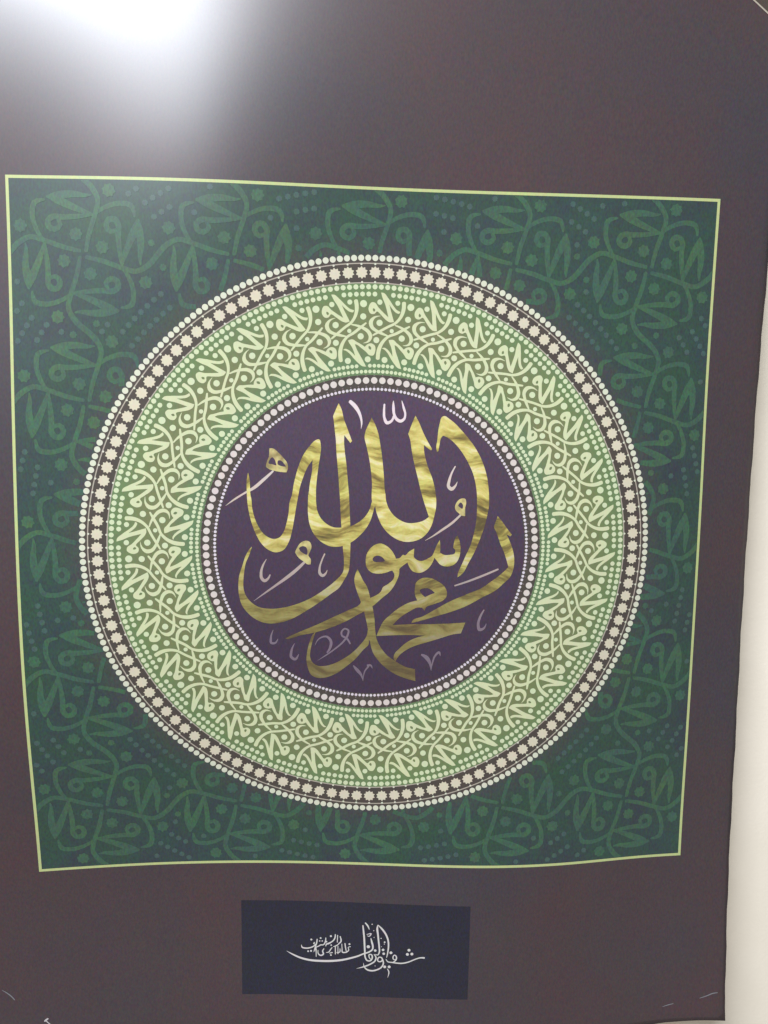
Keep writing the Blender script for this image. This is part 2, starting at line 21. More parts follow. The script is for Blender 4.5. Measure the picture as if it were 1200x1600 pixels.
HC = [[-11.48,-10.28,-8.13,-4.27,1.33,6.86,9.59,8.5,4.49,-0.9,-6.0,-7.38,-8.18,-8.26,-8.2,-8.27],[-14.04,-13.56,-12.18,-8.68,-2.08,5.66,10.21,10.19,6.99,2.33,-3.06,-4.59,-5.09,-5.44,-6.09,-6.84],[-15.71,-16.17,-16.04,-13.83,-6.98,3.24,10.11,11.44,9.39,5.84,0.73,-1.4,-1.64,-2.73,-4.1,-5.41],[-15.55,-16.83,-17.87,-17.21,-11.53,-0.66,8.12,11.04,10.53,8.51,7.19,5.45,2.15,-0.5,-2.37,-3.91],[-12.91,-14.48,-15.93,-15.87,-11.42,-2.8,5.34,8.86,8.95,7.73,8.39,7.36,3.66,0.9,-0.85,-2.25],[-7.87,-9.17,-10.4,-10.63,-6.57,-0.48,4.93,7.36,6.59,4.11,2.46,2.43,2.26,1.43,0.47,-0.45],[-1.34,-1.86,-1.73,-0.82,0.56,3.09,6.63,7.71,5.45,0.99,-2.95,-2.08,0.37,1.44,1.53,1.33],[4.96,4.78,6.09,8.98,8.49,7.54,9.81,9.8,6.44,0.98,-2.31,-1.75,-0.1,1.43,2.34,2.96],[9.65,7.99,7.41,8.75,8.73,9.32,11.45,11.0,7.57,1.14,-0.75,-0.31,0.38,1.66,3.06,4.41],[13.25,8.86,3.74,-0.45,-0.83,2.95,4.98,5.51,4.79,0.79,-0.33,0.28,0.72,2.02,3.83,5.79],[17.46,11.97,4.77,-0.51,-2.91,-3.4,-5.54,-6.34,-6.14,-6.07,-4.15,-1.81,0.24,2.33,4.69,7.19],[21.08,15.38,8.59,3.33,-1.41,-6.52,-11.62,-14.2,-14.54,-12.77,-8.73,-4.6,-0.78,2.48,5.57,8.66],[23.79,17.76,11.18,4.92,-1.66,-8.79,-15.25,-19.0,-19.58,-17.03,-12.05,-6.87,-1.92,2.51,6.45,10.16]]
CAM = [0.08875,-0.12965,0.01231,-45.16114,-600.47922,102.21707]
HW, HH, ER, EB = DIM            # half width / half height of the green square, right edge, bottom edge
TOPE = 392.0                    # top edge of the sheet
U0, V0, SP = -364.0, -470.0, 64.0
HC = np.array(HC)
ZP = 1.12                       # height of the sheet's lower edge above the floor

sc = bpy.context.scene
col = sc.collection
random.seed(4)

# ------------------------------------------------------------------ camera
yaw, pit, rol = CAM[:3]
fw = Vector((math.sin(yaw)*math.cos(pit), math.cos(yaw)*math.cos(pit), math.sin(pit)))
rt = Vector((math.cos(yaw), -math.sin(yaw), 0)); up = rt.cross(fw)
r2 = rt*math.cos(rol)+up*math.sin(rol); u2 = -rt*math.sin(rol)+up*math.cos(rol)
cam_d = bpy.data.cameras.new('camera'); cam = bpy.data.objects.new('camera', cam_d); col.objects.link(cam)
M = Matrix.Identity(4)
for i in range(3):
    M[i][0] = r2[i]; M[i][1] = u2[i]; M[i][2] = -fw[i]
cpos = Vector((CAM[3], CAM[4], CAM[5]+EB))/1000 + Vector((0, 0, ZP))
M.translation = cpos
cam.matrix_world = M
cam_d.sensor_fit = 'VERTICAL'; cam_d.sensor_height = 36; cam_d.lens = 1330/1600*36
cam_d.clip_start = 0.01; cam_d.clip_end = 50
sc.camera = cam

# ------------------------------------------------------------------ light
w = bpy.data.worlds.new('World'); sc.world = w; w.use_nodes = True
bg = w.node_tree.nodes['Background']; bg.inputs[0].default_value = (1.0, 0.975, 0.95, 1); bg.inputs[1].default_value = 0.34
ld = bpy.data.lights.new('ceiling_lamp', 'AREA'); ld.shape = 'RECTANGLE'; ld.size = 1.45; ld.size_y = 0.16
ld.energy = 82; ld.color = (0.88, 0.93, 1.0)
lamp = bpy.data.objects.new('ceiling_lamp', ld); col.objects.link(lamp)
lamp.location = (-0.98, -1.75, ZP+0.38+1.46)
lamp.rotation_euler = (Vector((0, 0, ZP+0.4))-lamp.location).to_track_quat('-Z', 'Y').to_euler()
vs = sc.view_settings
vs.view_transform = 'Standard'; vs.look = 'None'; vs.exposure = 0; vs.gamma = 1; vs.use_curve_mapping = False

# ------------------------------------------------------------------ surface of the sheet
def bs(t):
    return np.array([(1-t)**3, 3*t**3-6*t**2+4, -3*t**3+3*t**2+3*t+1, t**3])/6
def hgt(u, v):
    NU, NV = HC.shape
    a = np.clip((u-U0)/SP, 1, NU-2.001); b = np.clip((v-V0)/SP, 1, NV-2.001)
    i = np.floor(a).astype(int); j = np.floor(b).astype(int)
    wu = bs(a-i); wv = bs(b-j); s = 0
    for k in range(4):
        for l in range(4):
            s = s+wu[k]*wv[l]*HC[i-1+k, j-1+l]
    return s
def S(uv, off=0.0):
    uv = np.asarray(uv, float).reshape(-1, 2)
    h = hgt(uv[:, 0], uv[:, 1])+off
    return np.stack([uv[:, 0], -h, uv[:, 1]+EB], 1)/1000
def frame(u, v):
    e = 1.0
    q = S([(u-e, v), (u+e, v), (u, v-e), (u, v+e)])
    x = Vector(q[1]-q[0]).normalized(); z = x.cross(Vector(q[3]-q[2])).normalized()   # towards the viewer
    return x, z.cross(x), z

# ------------------------------------------------------------------ materials
def lin(c):
    return tuple(((x/255)/12.92 if x/255 <= .04045 else ((x/255+.055)/1.055)**2.4) for x in c)
class NT:
    def __init__(s, name):
        s.m = bpy.data.materials.new(name); s.m.use_nodes = True; s.t = s.m.node_tree
        s.b = s.t.nodes['Principled BSDF']
    def n(s, kind, **kw):
        o = s.t.nodes.new(kind)
        for k, v in kw.items(): setattr(o, k, v)
        return o
    def l(s, a, b): s.t.links.new(a, b)
    def mapped(s, scale, world=True):
        tc = s.n('ShaderNodeNewGeometry') if world else s.n('ShaderNodeTexCoord')
        mp = s.n('ShaderNodeMapping'); mp.inputs['Scale'].default_value = scale
        s.l(tc.outputs['Position' if world else 'Object'], mp.inputs['Vector']); return mp.outputs['Vector']
    def noise(s, scale, detail=2, rough=.5, vec=None):
        o = s.n('ShaderNodeTexNoise'); o.inputs['Scale'].default_value = scale
        o.inputs['Detail'].default_value = detail; o.inputs['Roughness'].default_value = rough
        s.l(vec if vec is not None else s.mapped((1, 1, 1)), o.inputs['Vector']); return o
    def ramp(s, fac, stops, interp='LINEAR'):
        o = s.n('ShaderNodeValToRGB'); cr = o.color_ramp; cr.interpolation = interp
        while len(cr.elements) > 1: cr.elements.remove(cr.elements[-1])
        for i, (p, c) in enumerate(stops):
            e = cr.elements[0] if i == 0 else cr.elements.new(p)
            e.position = p; e.color = (*c, 1)
        s.l(fac, o.inputs['Fac']); return o.outputs['Color']
    def mix(s, fac, a, b, mode='MIX'):
        o = s.n('ShaderNodeMix', data_type='RGBA', blend_type=mode)
        for v, sock in ((fac, o.inputs[0]), (a, o.inputs[6]), (b, o.inputs[7])):
            if hasattr(v, 'is_output'): s.l(v, sock)
            else: sock.default_value = v if isinstance(v, (int, float)) else (*v, 1)
        return o.outputs[2]
    def math(s, op, a, b=None):
        o = s.n('ShaderNodeMath', operation=op)
        for v, sock in ((a, o.inputs[0]), (b, o.inputs[1])):
            if v is None: continue
            if hasattr(v, 'is_output'): s.l(v, sock)
            else: sock.default_value = v
        return o.outputs[0]
    def radius(s):
        """distance from the medallion centre in units of the bead ring"""
        g = s.n('ShaderNodeNewGeometry'); sub = s.n('ShaderNodeVectorMath', operation='SUBTRACT')
        s.l(g.outputs['Position'], sub.inputs[0]); sub.inputs[1].default_value = (0, 0, ZP+EB/1000)
        mul = s.n('ShaderNodeVectorMath', operation='MULTIPLY'); s.l(sub.outputs[0], mul.inputs[0]); mul.inputs[1].default_value = (5, 0, 5)
        ln = s.n('ShaderNodeVectorMath', operation='LENGTH'); s.l(mul.outputs[0], ln.inputs[0]); return ln.outputs['Value']
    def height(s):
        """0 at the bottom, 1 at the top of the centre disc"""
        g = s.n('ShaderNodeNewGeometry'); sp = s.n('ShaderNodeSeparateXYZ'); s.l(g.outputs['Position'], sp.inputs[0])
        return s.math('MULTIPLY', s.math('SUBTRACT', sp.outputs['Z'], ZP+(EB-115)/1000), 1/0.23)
    def grain(s, c, fine=.5, broad=.22):
        """ink grain and slightly uneven ink, as colour"""
        for sc_, k, det in ((760, fine, 1), (34, broad, 3)):
            if not k: continue
            nz = s.noise(sc_, det, .6, s.mapped((1, 1, .55) if sc_ > 100 else (1, 1, 1)))
            v = s.n('ShaderNodeVectorMath', operation='MULTIPLY_ADD'); s.l(nz.outputs['Color'], v.inputs[0])
            v.inputs[1].default_value = (k, k, k); v.inputs[2].default_value = (1-k/2,)*3
            c = s.mix(1.0, c, v.outputs[0], 'MULTIPLY')
        return c
    def done(s, c, rough=.55, coat=1.0, spec=.25):
        s.b.inputs['Roughness'].default_value = rough
        s.b.inputs['Specular IOR Level'].default_value = spec
        s.b.inputs['Coat Weight'].default_value = coat; s.b.inputs['Coat Roughness'].default_value = .27; s.b.inputs['Coat IOR'].default_value = 1.6
        if hasattr(c, 'is_output'): s.l(c, s.b.inputs['Base Color'])
        else: s.b.inputs['Base Color'].default_value = (*c, 1)
        return s.m
def ink(name, rgb, fine=.35, broad=.1):
    t = NT(name); return t.done(t.grain(lin(rgb), fine, broad))

MT = {}
t = NT('printed_paper_brown')
nz = t.noise(5.2, 2, .5)
c = t.ramp(nz.outputs['Fac'], [(.34, lin((60, 51, 59))), (.47, lin((65, 51, 56))), (.62, lin((70, 49, 53))), (.72, lin((67, 51, 52)))])
MT['sheet'] = t.done(t.grain(c, 1.1, .22))
MT['white'] = ink('paper_white', (225, 222, 214), .1, 0)
MT['line'] = ink('ink_lime_line', (186, 195, 132))
MT['bead'] = ink('ink_ivory', (212, 213, 190), .2)
MT['thin'] = ink('ink_pale_line', (176, 166, 150), .2)
MT['star'] = ink('ink_cream_star', (212, 203, 178), .2)
MT['dark'] = ink('ink_dark_brown', (70, 61, 55), .5, .2)
MT['letter'] = ink('ink_pale_green_letter', (206, 211, 168), .2)
MT['gdot'] = ink('ink_pale_green_dot', (205, 214, 174), .2)
MT['pearl'] = ink('ink_pearl', (214, 202, 194), .2)
MT['white_bead'] = ink('ink_white_bead', (216, 205, 212), .2)
MT['panel'] = ink('ink_navy', (22, 21, 42), 2.6, .5)
MT['caption'] = ink('ink_caption_white', (214, 208, 204), .25)
MT['tick'] = ink('ink_tick', (120, 104, 106), .3)
MT['motif'] = None
t = NT('ink_field_green')
nz = t.noise(26, 4, .6)
c = t.ramp(nz.outputs['Fac'], [(.32, lin((44, 55, 62))), (.5, lin((40, 66, 60))), (.68, lin((38, 70, 52)))])
c = t.mix(t.ramp(t.radius(), [(.0, (1, 1, 1)), (.53, (0, 0, 0))]) if 0 else t.math('MINIMUM', t.math('MAXIMUM', t.math('MULTIPLY', t.math('SUBTRACT', 1.10, t.radius()), 7.0), 0.0), .8), c, lin((66, 64, 64)))
MT['field'] = t.done(t.grain(c, 1.3, .35))
t = NT('ink_field_motif')
nz = t.noise(30, 3, .6)
c = t.ramp(nz.outputs['Fac'], [(.3, lin((54, 84, 74))), (.5, lin((54, 90, 69))), (.7, lin((62, 93, 64)))])
MT['motif'] = t.done(t.grain(c, 1.2, .35))
t = NT('ink_string_dot')
MT['string'] = t.done(t.grain(lin((60, 86, 80)), 1.0, .3))
t = NT('ink_band_green')
c = t.ramp(t.radius(), [(.60, lin((98, 122, 82))), (.64, lin((98, 126, 86))), (.72, lin((116, 122, 80))), (.80, lin((114, 122, 80))), (.88, lin((104, 126, 80))), (.96, lin((98, 126, 84)))])
MT['band'] = t.done(t.grain(c, .4, .2))
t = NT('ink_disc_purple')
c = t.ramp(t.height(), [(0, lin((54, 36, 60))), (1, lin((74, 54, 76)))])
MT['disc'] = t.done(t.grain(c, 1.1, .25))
def gold(name, lo, stops):
    t = NT(name)
    warp = t.noise(22, 2, .5)
    vec = t.mapped((9, 9, 42))
    add = t.n('ShaderNodeVectorMath', operation='MULTIPLY_ADD')
    t.l(warp.outputs['Color'], add.inputs[0]); add.inputs[1].default_value = (.0, .0, 1.6); t.l(vec, add.inputs[2])
    n1 = t.noise(2.2, 5, .62, add.outputs[0])
    n2 = t.noise(5.5, 3, .6, add.outputs[0])
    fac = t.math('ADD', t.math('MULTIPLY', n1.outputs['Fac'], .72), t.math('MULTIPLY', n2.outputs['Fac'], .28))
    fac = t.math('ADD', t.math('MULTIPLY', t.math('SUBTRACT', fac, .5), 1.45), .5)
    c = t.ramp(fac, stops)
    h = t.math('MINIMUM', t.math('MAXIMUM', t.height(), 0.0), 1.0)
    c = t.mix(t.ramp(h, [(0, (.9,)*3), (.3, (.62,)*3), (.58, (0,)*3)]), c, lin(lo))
    m = t.done(t.grain(c, .3, .15))
    return m
MT['gold'] = gold('ink_gold', (88, 73, 48), [(.30, lin((92, 78, 40))), (.41, lin((146, 128, 62))), (.5, lin((192, 178, 92))), (.58, lin((214, 202, 118))), (.67, lin((228, 217, 168)))])
t = NT('ink_mark_fading')
h = t.math('MINIMUM', t.math('MAXIMUM', t.height(), 0.0), 1.0)
c = t.ramp(h, [(0, lin((112, 97, 110))), (.26, lin((124, 108, 120))), (.42, lin((176, 158, 150))), (.62, lin((200, 182, 164))), (.9, lin((226, 210, 212)))])
MT['mark'] = t.done(t.grain(c, .3, .1))
t = NT('ink_mark_gold')
n1 = t.noise(160, 2, .5)
MT['markgold'] = t.done(t.grain(t.ramp(n1.outputs['Fac'], [(.35, lin((150, 132, 84))), (.6, lin((206, 192, 128)))]), .3, .1))
t = NT('scuffed_paper')
MT['scratch'] = t.done(lin((126, 126, 130)), .6, 0)
t = NT('torn_paper_white')
MT['chip'] = t.done(lin((196, 190, 190)), .7, 0)
t = NT('wall_paint_cream')
n1 = t.noise(9, 4, .6); n2 = t.noise(420, 3, .6)
c = t.ramp(n1.outputs['Fac'], [(.3, lin((243, 233, 215))), (.7, lin((250, 240, 223)))])
bp = t.n('ShaderNodeBump'); bp.inputs['Strength'].default_value = .12; bp.inputs['Distance'].default_value = .002
t.l(n2.outputs['Fac'], bp.inputs['Height']); t.l(bp.outputs[0], t.b.inputs['Normal'])
MT['wall'] = t.done(c, .7, 0, .3)

# ------------------------------------------------------------------ builders
def link(name, me, parent=None):
    o = bpy.data.objects.new(name, me); col.objects.link(o)
    if parent: o.parent = parent
    return o
def mesh(name, verts, faces, mat, parent, smooth=True):
    me = bpy.data.meshes.new(name)
    me.from_pydata([tuple(v) for v in verts], [], [tuple(f) for f in faces]); me.update()
    me.materials.append(mat)
    if smooth: me.polygons.foreach_set('use_smooth', [True]*len(me.polygons))
    return link(name, me, parent)
def flat(name, uv, faces, off, mat, parent, lift=0.0):
    """ink lying on the sheet; faces come out turned towards the viewer"""
    uv = np.asarray(uv, float); out = []
    for f in faces:
        a = 0
        for i in range(len(f)):
            p, q = uv[f[i]], uv[f[(i+1) % len(f)]]; a += p[0]*q[1]-p[1]*q[0]
        if abs(a) < 1e-7: continue
        out.append(f if a > 0 else f[::-1])
    # a stroke that crosses itself lies a hair higher towards its end
    co = S(uv, off); co[:, 1] -= lift*np.arange(len(uv))
    return mesh(name, co, out, mat, parent)
def hermite(p, closed, step, corner):
    """chord-length Catmull-Rom through p (k columns), sharp at corners"""
    p = np.asarray(p, float); n = len(p); res = []
    def tan(i, side):
        if corner[i]: return None
        a, b = (i-1, i+1)
        if not closed and (a < 0 or b >= n): return None
        a %= n; b %= n
        d1 = max(np.linalg.norm(p[i][:2]-p[a][:2]), 1e-6); d2 = max(np.linalg.norm(p[b][:2]-p[i][:2]), 1e-6)
        return (((p[i]-p[a])/d1)*d2+((p[b]-p[i])/d2)*d1)/(d1+d2)
    for i in range(n if closed else n-1):
        j = (i+1) % n; d = max(np.linalg.norm(p[j][:2]-p[i][:2]), 1e-6)
        t0, t1 = tan(i, 1), tan(j, -1); ch = (p[j]-p[i])/d
        if t0 is None and t1 is None: t0 = t1 = ch
        elif t0 is None: t0 = 1.5*ch-.5*t1
        elif t1 is None: t1 = 1.5*ch-.5*t0
        m = max(1, int(math.ceil(d/step)))
        for k in range(m):
            s = k/m
            res.append((2*s**3-3*s**2+1)*p[i]+(s**3-2*s**2+s)*d*t0+(-2*s**3+3*s**2)*p[j]+(s**3-s**2)*d*t1)
    if not closed: res.append(p[-1])
    return np.array(res)
def strip(pts, step=2.0, cap=True):
    """pen stroke: centre line with widths -> uv, faces"""
    q = hermite(pts, False, step, [0]*len(pts)); n = len(q); uv = []; F = []
    d = np.gradient(q[:, :2], axis=0); d /= np.maximum(np.linalg.norm(d, axis=1), 1e-9)[:, None]
    nn = np.stack([-d[:, 1], d[:, 0]], 1); hw = np.maximum(q[:, 2], .08)/2
    for i in range(n):
        uv.append(q[i, :2]+nn[i]*hw[i]); uv.append(q[i, :2]-nn[i]*hw[i])
    for i in range(n-1): F.append((2*i, 2*i+1, 2*i+3, 2*i+2))
    if cap:
        for i, sg in ((0, -1), (n-1, 1)):
            base = len(uv); k = 5
            ring = [2*i]
            for a in range(1, k):
                an = math.pi*a/k
                uv.append(q[i, :2]+nn[i]*hw[i]*math.cos(an)+sg*d[i]*hw[i]*.7*math.sin(an)); ring.append(base+a-1)
            ring.append(2*i+1); F.append(tuple(ring))
    return np.array(uv), F
def outline_poly(loops, step=1.2, grid=7.0):
    """filled outline with holes, cut by a grid so that it follows the buckled sheet"""
    L = [hermite([q[:2] for q in lp], True, step, [q[2] for q in lp]) for lp in loops]
    tris = tessellate_polygon([[Vector((a, b, 0)) for a, b in lp] for lp in L])
    flatv = np.concatenate(L)
    bm = bmesh.new(); V = [bm.verts.new((a, b, 0)) for a, b in flatv]
    for f in tris:
        try: bm.faces.new([V[i] for i in f])
        except ValueError: pass
    lo = flatv.min(0); hi = flatv.max(0)
    for ax in ((0, 1) if grid else ()):
        k = math.ceil(lo[ax]/grid)
        while k*grid < hi[ax]:
            co = [0, 0, 0]; no = [0, 0, 0]; co[ax] = k*grid; no[ax] = 1
            bmesh.ops.bisect_plane(bm, geom=bm.verts[:]+bm.edges[:]+bm.faces[:], plane_co=co, plane_no=no, dist=1e-5); k += 1
    bm.verts.index_update()
    uv = np.array([v.co[:2] for v in bm.verts]); F = [[v.index for v in f.verts] for f in bm.faces]; bm.free()
    return uv, F
def join(parts):
    uv = []; F = []; b = 0
    for a, f in parts:
        uv.append(np.asarray(a)); F += [tuple(i+b for i in q) for q in f]; b += len(a)
    return np.concatenate(uv), F
def disc_uv(u, v, r, n=10, r2=None, rot=0.0):
    k = n if r2 is None else 2*n
    a = np.arange(k)*2*math.pi/k+rot
    rr = np.full(k, r) if r2 is None else np.where(np.arange(k) % 2 == 0, r, r2)
    return np.stack([u+rr*np.sin(a), v+rr*np.cos(a)], 1)
def disc(u, v, r, n=10, r2=None, rot=0.0):
    p = disc_uv(u, v, r, n, r2, rot); p = np.vstack([p, [[u, v]]]); k = len(p)-1
    return p, [(i, (i+1) % k, k) for i in range(k)]
def annulus(r0, r1, n=256, k=4):
    th = np.arange(n)*2*math.pi/n; rs = np.linspace(r0, r1, k+1); uv = []; F = []
    for r in rs: uv += [(r*math.sin(a), r*math.cos(a)) for a in th]
    for j in range(k):
        for i in range(n):
            F.append((j*n+i, j*n+(i+1) % n, (j+1)*n+(i+1) % n, (j+1)*n+i))
    return np.array(uv), F
def gridrect(u0, u1, v0, v1, s=6.0):
    nu = max(1, round((u1-u0)/s)); nv = max(1, round((v1-v0)/s))
    uv = [(u0+(u1-u0)*i/nu, v0+(v1-v0)*j/nv) for j in range(nv+1) for i in range(nu+1)]
    F = [(j*(nu+1)+i, j*(nu+1)+i+1, (j+1)*(nu+1)+i+1, (j+1)*(nu+1)+i) for j in range(nv) for i in range(nu)]
    return np.array(uv), F, nu, nv
def stamp_mesh(name, r, n, r2, mat):
    uv, F = disc(0, 0, r, n, r2)
    me = bpy.data.meshes.new(name); me.from_pydata([(a/1000, b/1000, 0) for a, b in uv], [], [f[::-1] for f in F]); me.update()
    me.materials.append(mat); return me
def stamp(name, me, u, v, off, rot, parent, sx=1.0):
    """one printed dot or star: shared mesh, laid on the sheet"""
    x, y, z = frame(u, v); m = Matrix.Identity(4)
    cx = x*math.cos(rot)-y*math.sin(rot); cy = x*math.sin(rot)+y*math.cos(rot)
    for i in range(3): m[i][0] = cx[i]*sx; m[i][1] = cy[i]*sx; m[i][2] = z[i]
    m.translation = Vector(S([(u, v)], off)[0])
    o = link(name, me, parent); o.matrix_local = m; return o
def rot_uv(uv, a):
    c, s = math.cos(a), math.sin(a); uv = np.asarray(uv)
    return np.stack([uv[:, 0]*c+uv[:, 1]*s, -uv[:, 0]*s+uv[:, 1]*c], 1)

# ------------------------------------------------------------------ wall
gu, gv = np.meshgrid(np.linspace(-ER, ER, 60), np.linspace(-EB, TOPE, 80))
WY = float((-hgt(gu.ravel(), gv.ravel())).max())/1000+0.020
wall = mesh('wall', [(-1.6, WY, 0), (1.6, WY, 0), (1.6, WY, 2.7), (-1.6, WY, 2.7), (-1.6, WY+.1, 0), (1.6, WY+.1, 0), (1.6, WY+.1, 2.7), (-1.6, WY+.1, 2.7)],
            [(0, 1, 2, 3), (5, 4, 7, 6), (4, 0, 3, 7), (1, 5, 6, 2), (3, 2, 6, 7), (4, 5, 1, 0)], MT['wall'], None, False)
wall['kind'] = 'structure'
wall['label'] = 'cream painted wall showing beside and below the poster'

# ------------------------------------------------------------------ poster
poster = bpy.data.objects.new('poster', None); col.objects.link(poster); poster.location = (0, 0, ZP)
poster['label'] = 'brown paper poster with green square, round medallion and gold calligraphy, hung on the wall'
poster['category'] = 'poster'
# sheet: front, back and cut edge
uv, F, nu, nv = gridrect(-ER, ER, -EB, TOPE, 6.0)
# slightly uneven cut edge
jit = np.array([math.sin(b*.11)*.25+math.sin(b*.31+1)*.12 for b in uv[:, 1]])
uv[:, 0] += np.where(np.abs(uv[:, 0]) > ER-.01, jit, 0)
low = np.abs(uv[:, 1]+EB) < .01
k_ = np.clip((236-uv[:, 0])/40, 0, 1); uv[:, 1] -= np.where(low, 7*k_*k_*(3-2*k_)+.5*np.sin(uv[:, 0]*.09), 0)
a = S(uv, 0.0); b = S(uv, -0.28); n = len(uv)
me = bpy.data.meshes.new('sheet')
rim = [i for i in range(nu+1)]+[j*(nu+1)+nu for j in range(1, nv+1)]+[nv*(nu+1)+i for i in range(nu-1, -1, -1)]+[j*(nu+1) for j in range(nv-1, 0, -1)]
side = [(rim[k], rim[k]+n, rim[(k+1) % len(rim)]+n, rim[(k+1) % len(rim)]) for k in range(len(rim))]
me.from_pydata([tuple(q) for q in np.vstack([a, b])], [], F+[tuple(i+n for i in f[::-1]) for f in F]+side); me.update()
me.materials.append(MT['sheet']); me.materials.append(MT['white'])
nf = len(F)
for k, p in enumerate(me.polygons):
    p.use_smooth = k < 2*nf; p.material_index = 0 if k < nf else 1
link('sheet', me, poster)

# green square and its line
LW = 1.0
uv, F, _, _ = gridrect(-HW+LW, HW-LW, -HH+LW, HH-LW, 6.0)
field = flat('green_square', uv, F, .08, MT['field'], poster)
segs = []
for (x0, y0, x1, y1) in ((-HW-LW, HH-LW, HW+LW, HH+LW), (-HW-LW, -HH-LW, HW+LW, -HH+LW), (-HW-LW, -HH+LW, -HW+LW, HH-LW), (HW-LW, -HH+LW, HW+LW, HH-LW)):
    uv, F, _, _ = gridrect(x0, x1, y0, y1, 5.0); segs.append((uv, F))
flat('border_line', *join(segs), .12, MT['line'], poster)

# field pattern: five by five tiles, each a pinwheel of four words
TU, TV = HW*2/5, HH*2/5
K = 1/536
def q4(p, k):
    for _ in range(k): p = [(-b, a)+tuple(r) for a, b, *r in p]
    return p
WORD_S = [(22, 22, 30), (150, 50, 38), (285, 95, 38), (385, 116, 40), (470, 72, 44), (536, 0, 44)]
WORD_S2 = [(-536, 0, 44), (-602, 0, 1)]
WORD_M = [[(244, -176, 26), (206, -160, 38), (172, -200, 44), (190, -244, 46), (234, -248, 46), (260, -212, 46), (258, -150, 44), (262, -60, 40), (278, 70, 24)],
          [(278, 76, 20), (300, 10, 38), (340, -90, 54), (378, -175, 60), (402, -245, 26)],
          [(400, -250, 20), (412, -170, 56), (420, -60, 50), (412, 30, 28), (416, 70, 12)]]
WORD_A = [(92, -285, 26), (165, -330, 34), (285, -360, 40), (355, -345, 42), (378, -270, 18)]
STAR_Q = [(140, -50, 46), (450, 195, 48)]
SMALL_Q = [(495, -86, 25)]
limu, limv = HW-LW-.6, HH-LW-.6
samples = []
starmesh = stamp_mesh('field_star', 4.7, 8, 3.75, MT['motif'])
def tile_uv(ci, cj, x, y):
    return (ci*TU+x*K*TU/2, cj*TV-y*K*TV/2)
for cj in (2, 1, 0, -1, -2):
    for ci in (-2, -1, 0, 1, 2):
        for k in range(4):
            parts = []
            for st in [WORD_S]+WORD_M+[WORD_A]:
                p = [(*tile_uv(ci, cj, a, b), ww*.96*K*TU/2) for a, b, ww in q4(st, k)]
                uv, F = strip(p, 2.5)
                ins = (np.hypot(uv[:, 0], uv[:, 1]) > 201.0)
                uv = np.stack([np.clip(uv[:, 0], -limu, limu), np.clip(uv[:, 1], -limv, limv)], 1)
                F = [f for f in F if all(ins[i] for i in f)]
                samples += [tuple(q) for q in hermite(p, False, 3.0, [0]*len(p))[:, :2]]
                if F:
                    used = sorted({i for f in F for i in f}); mp = {o: i for i, o in enumerate(used)}
                    parts.append((uv[used], [tuple(mp[i] for i in f) for f in F]))
            if parts:
                o = flat('field_word', *join(parts), .12, MT['motif'], field); n0 = 0
                for q, (a_, f_) in enumerate(parts):
                    for i in range(n0, n0+len(a_)): o.data.vertices[i].co.y -= .000003*(q+6*k)+.0000004*(i-n0)
                    n0 += len(a_)
            for a, b, r in q4(STAR_Q, k):
                u, v = tile_uv(ci, cj, a, b); samples.append((u, v))
                samples += [tuple(q) for q in disc_uv(u, v, 3.2, 6)]
                if math.hypot(u, v) > 207 and abs(u) < limu-4.3 and abs(v) < limv-4.3:
                    stamp('field_star', starmesh, u, v, .2, random.uniform(0, 1), field)
            for a, b, r in q4(SMALL_Q, k):
                u, v = tile_uv(ci, cj, a, b)
                if math.hypot(u, v) > 206 and abs(u) < limu-2.5 and abs(v) < limv-2.5:
                    samples.append((u, v)); stamp('field_star', starmesh, u, v, .2, random.uniform(0, 1), field, .55)
# strings of small dots on rings concentric with the medallion, in the gaps between the words
sam = np.array(samples); parts = []
for k in range(9):
    r = 200*(1.065+.0527*k); n = round(2*math.pi*r/(6.0))
    for i in range(n):
        th = i*2*math.pi/n
        u, v = r*math.sin(th), r*math.cos(th)
        if abs(u) > limu-2.2 or abs(v) > limv-2.2: continue
        if np.min(np.hypot(sam[:, 0]-u, sam[:, 1]-v)) < 6.0: continue
        parts.append(disc(u, v, 2.2, 8, 1.8, random.random()))
o = flat('field_dots', *join(parts), .19, MT['string'], field); o['kind'] = 'stuff'

# medallion
T0 = math.radians(TH0)
def pol(deg, r):
    a = math.radians(deg)+T0; return (r*math.sin(a), r*math.cos(a))
def ring_dots(name, r, rad, n, mat, parent, off, keep=lambda i: True, each=False, r2=None, npt=10):
    st = 360/n
    if each:
        me = stamp_mesh(name, rad, npt, r2, mat)
        for i in range(n):
            u, v = pol(i*st, r); stamp(name, me, u, v, off, math.radians(i*st)+T0, parent)
    else:
        o = flat(name, *join([disc(*pol(i*st, r), rad, 8) for i in range(n) if keep(i)]), off, mat, parent)
        o['kind'] = 'stuff'; return o
Rd = RAD
RB = Rd['line1']
band = flat('star_band', *annulus(Rd['line2']-.3, RB+.3, 256, 3), .24, MT['dark'], poster)
flat('band_line', *annulus(RB-.38, RB+.38, 256, 1), .30, MT['thin'], band)
flat('band_line', *annulus(Rd['line2']-.38, Rd['line2']+.38, 256, 1), .30, MT['thin'], band)
ring_dots('star', Rd['star'], 4.3, 128, MT['star'], band, .32, each=True, r2=3.2, npt=10)
ring_dots('line_dot', RB-.45, .75, 128, MT['bead'], band, .33)
ring_dots('line_dot', Rd['line2']+.45, .75, 128, MT['bead'], band, .33)
beads = flat('bead_ring', *annulus(RB+.3, Rd['bead']+.6, 256, 1), .22, MT['dark'], poster)
ring_dots('bead', Rd['bead'], 2.12, 256, MT['bead'], beads, .32, each=True, npt=12)

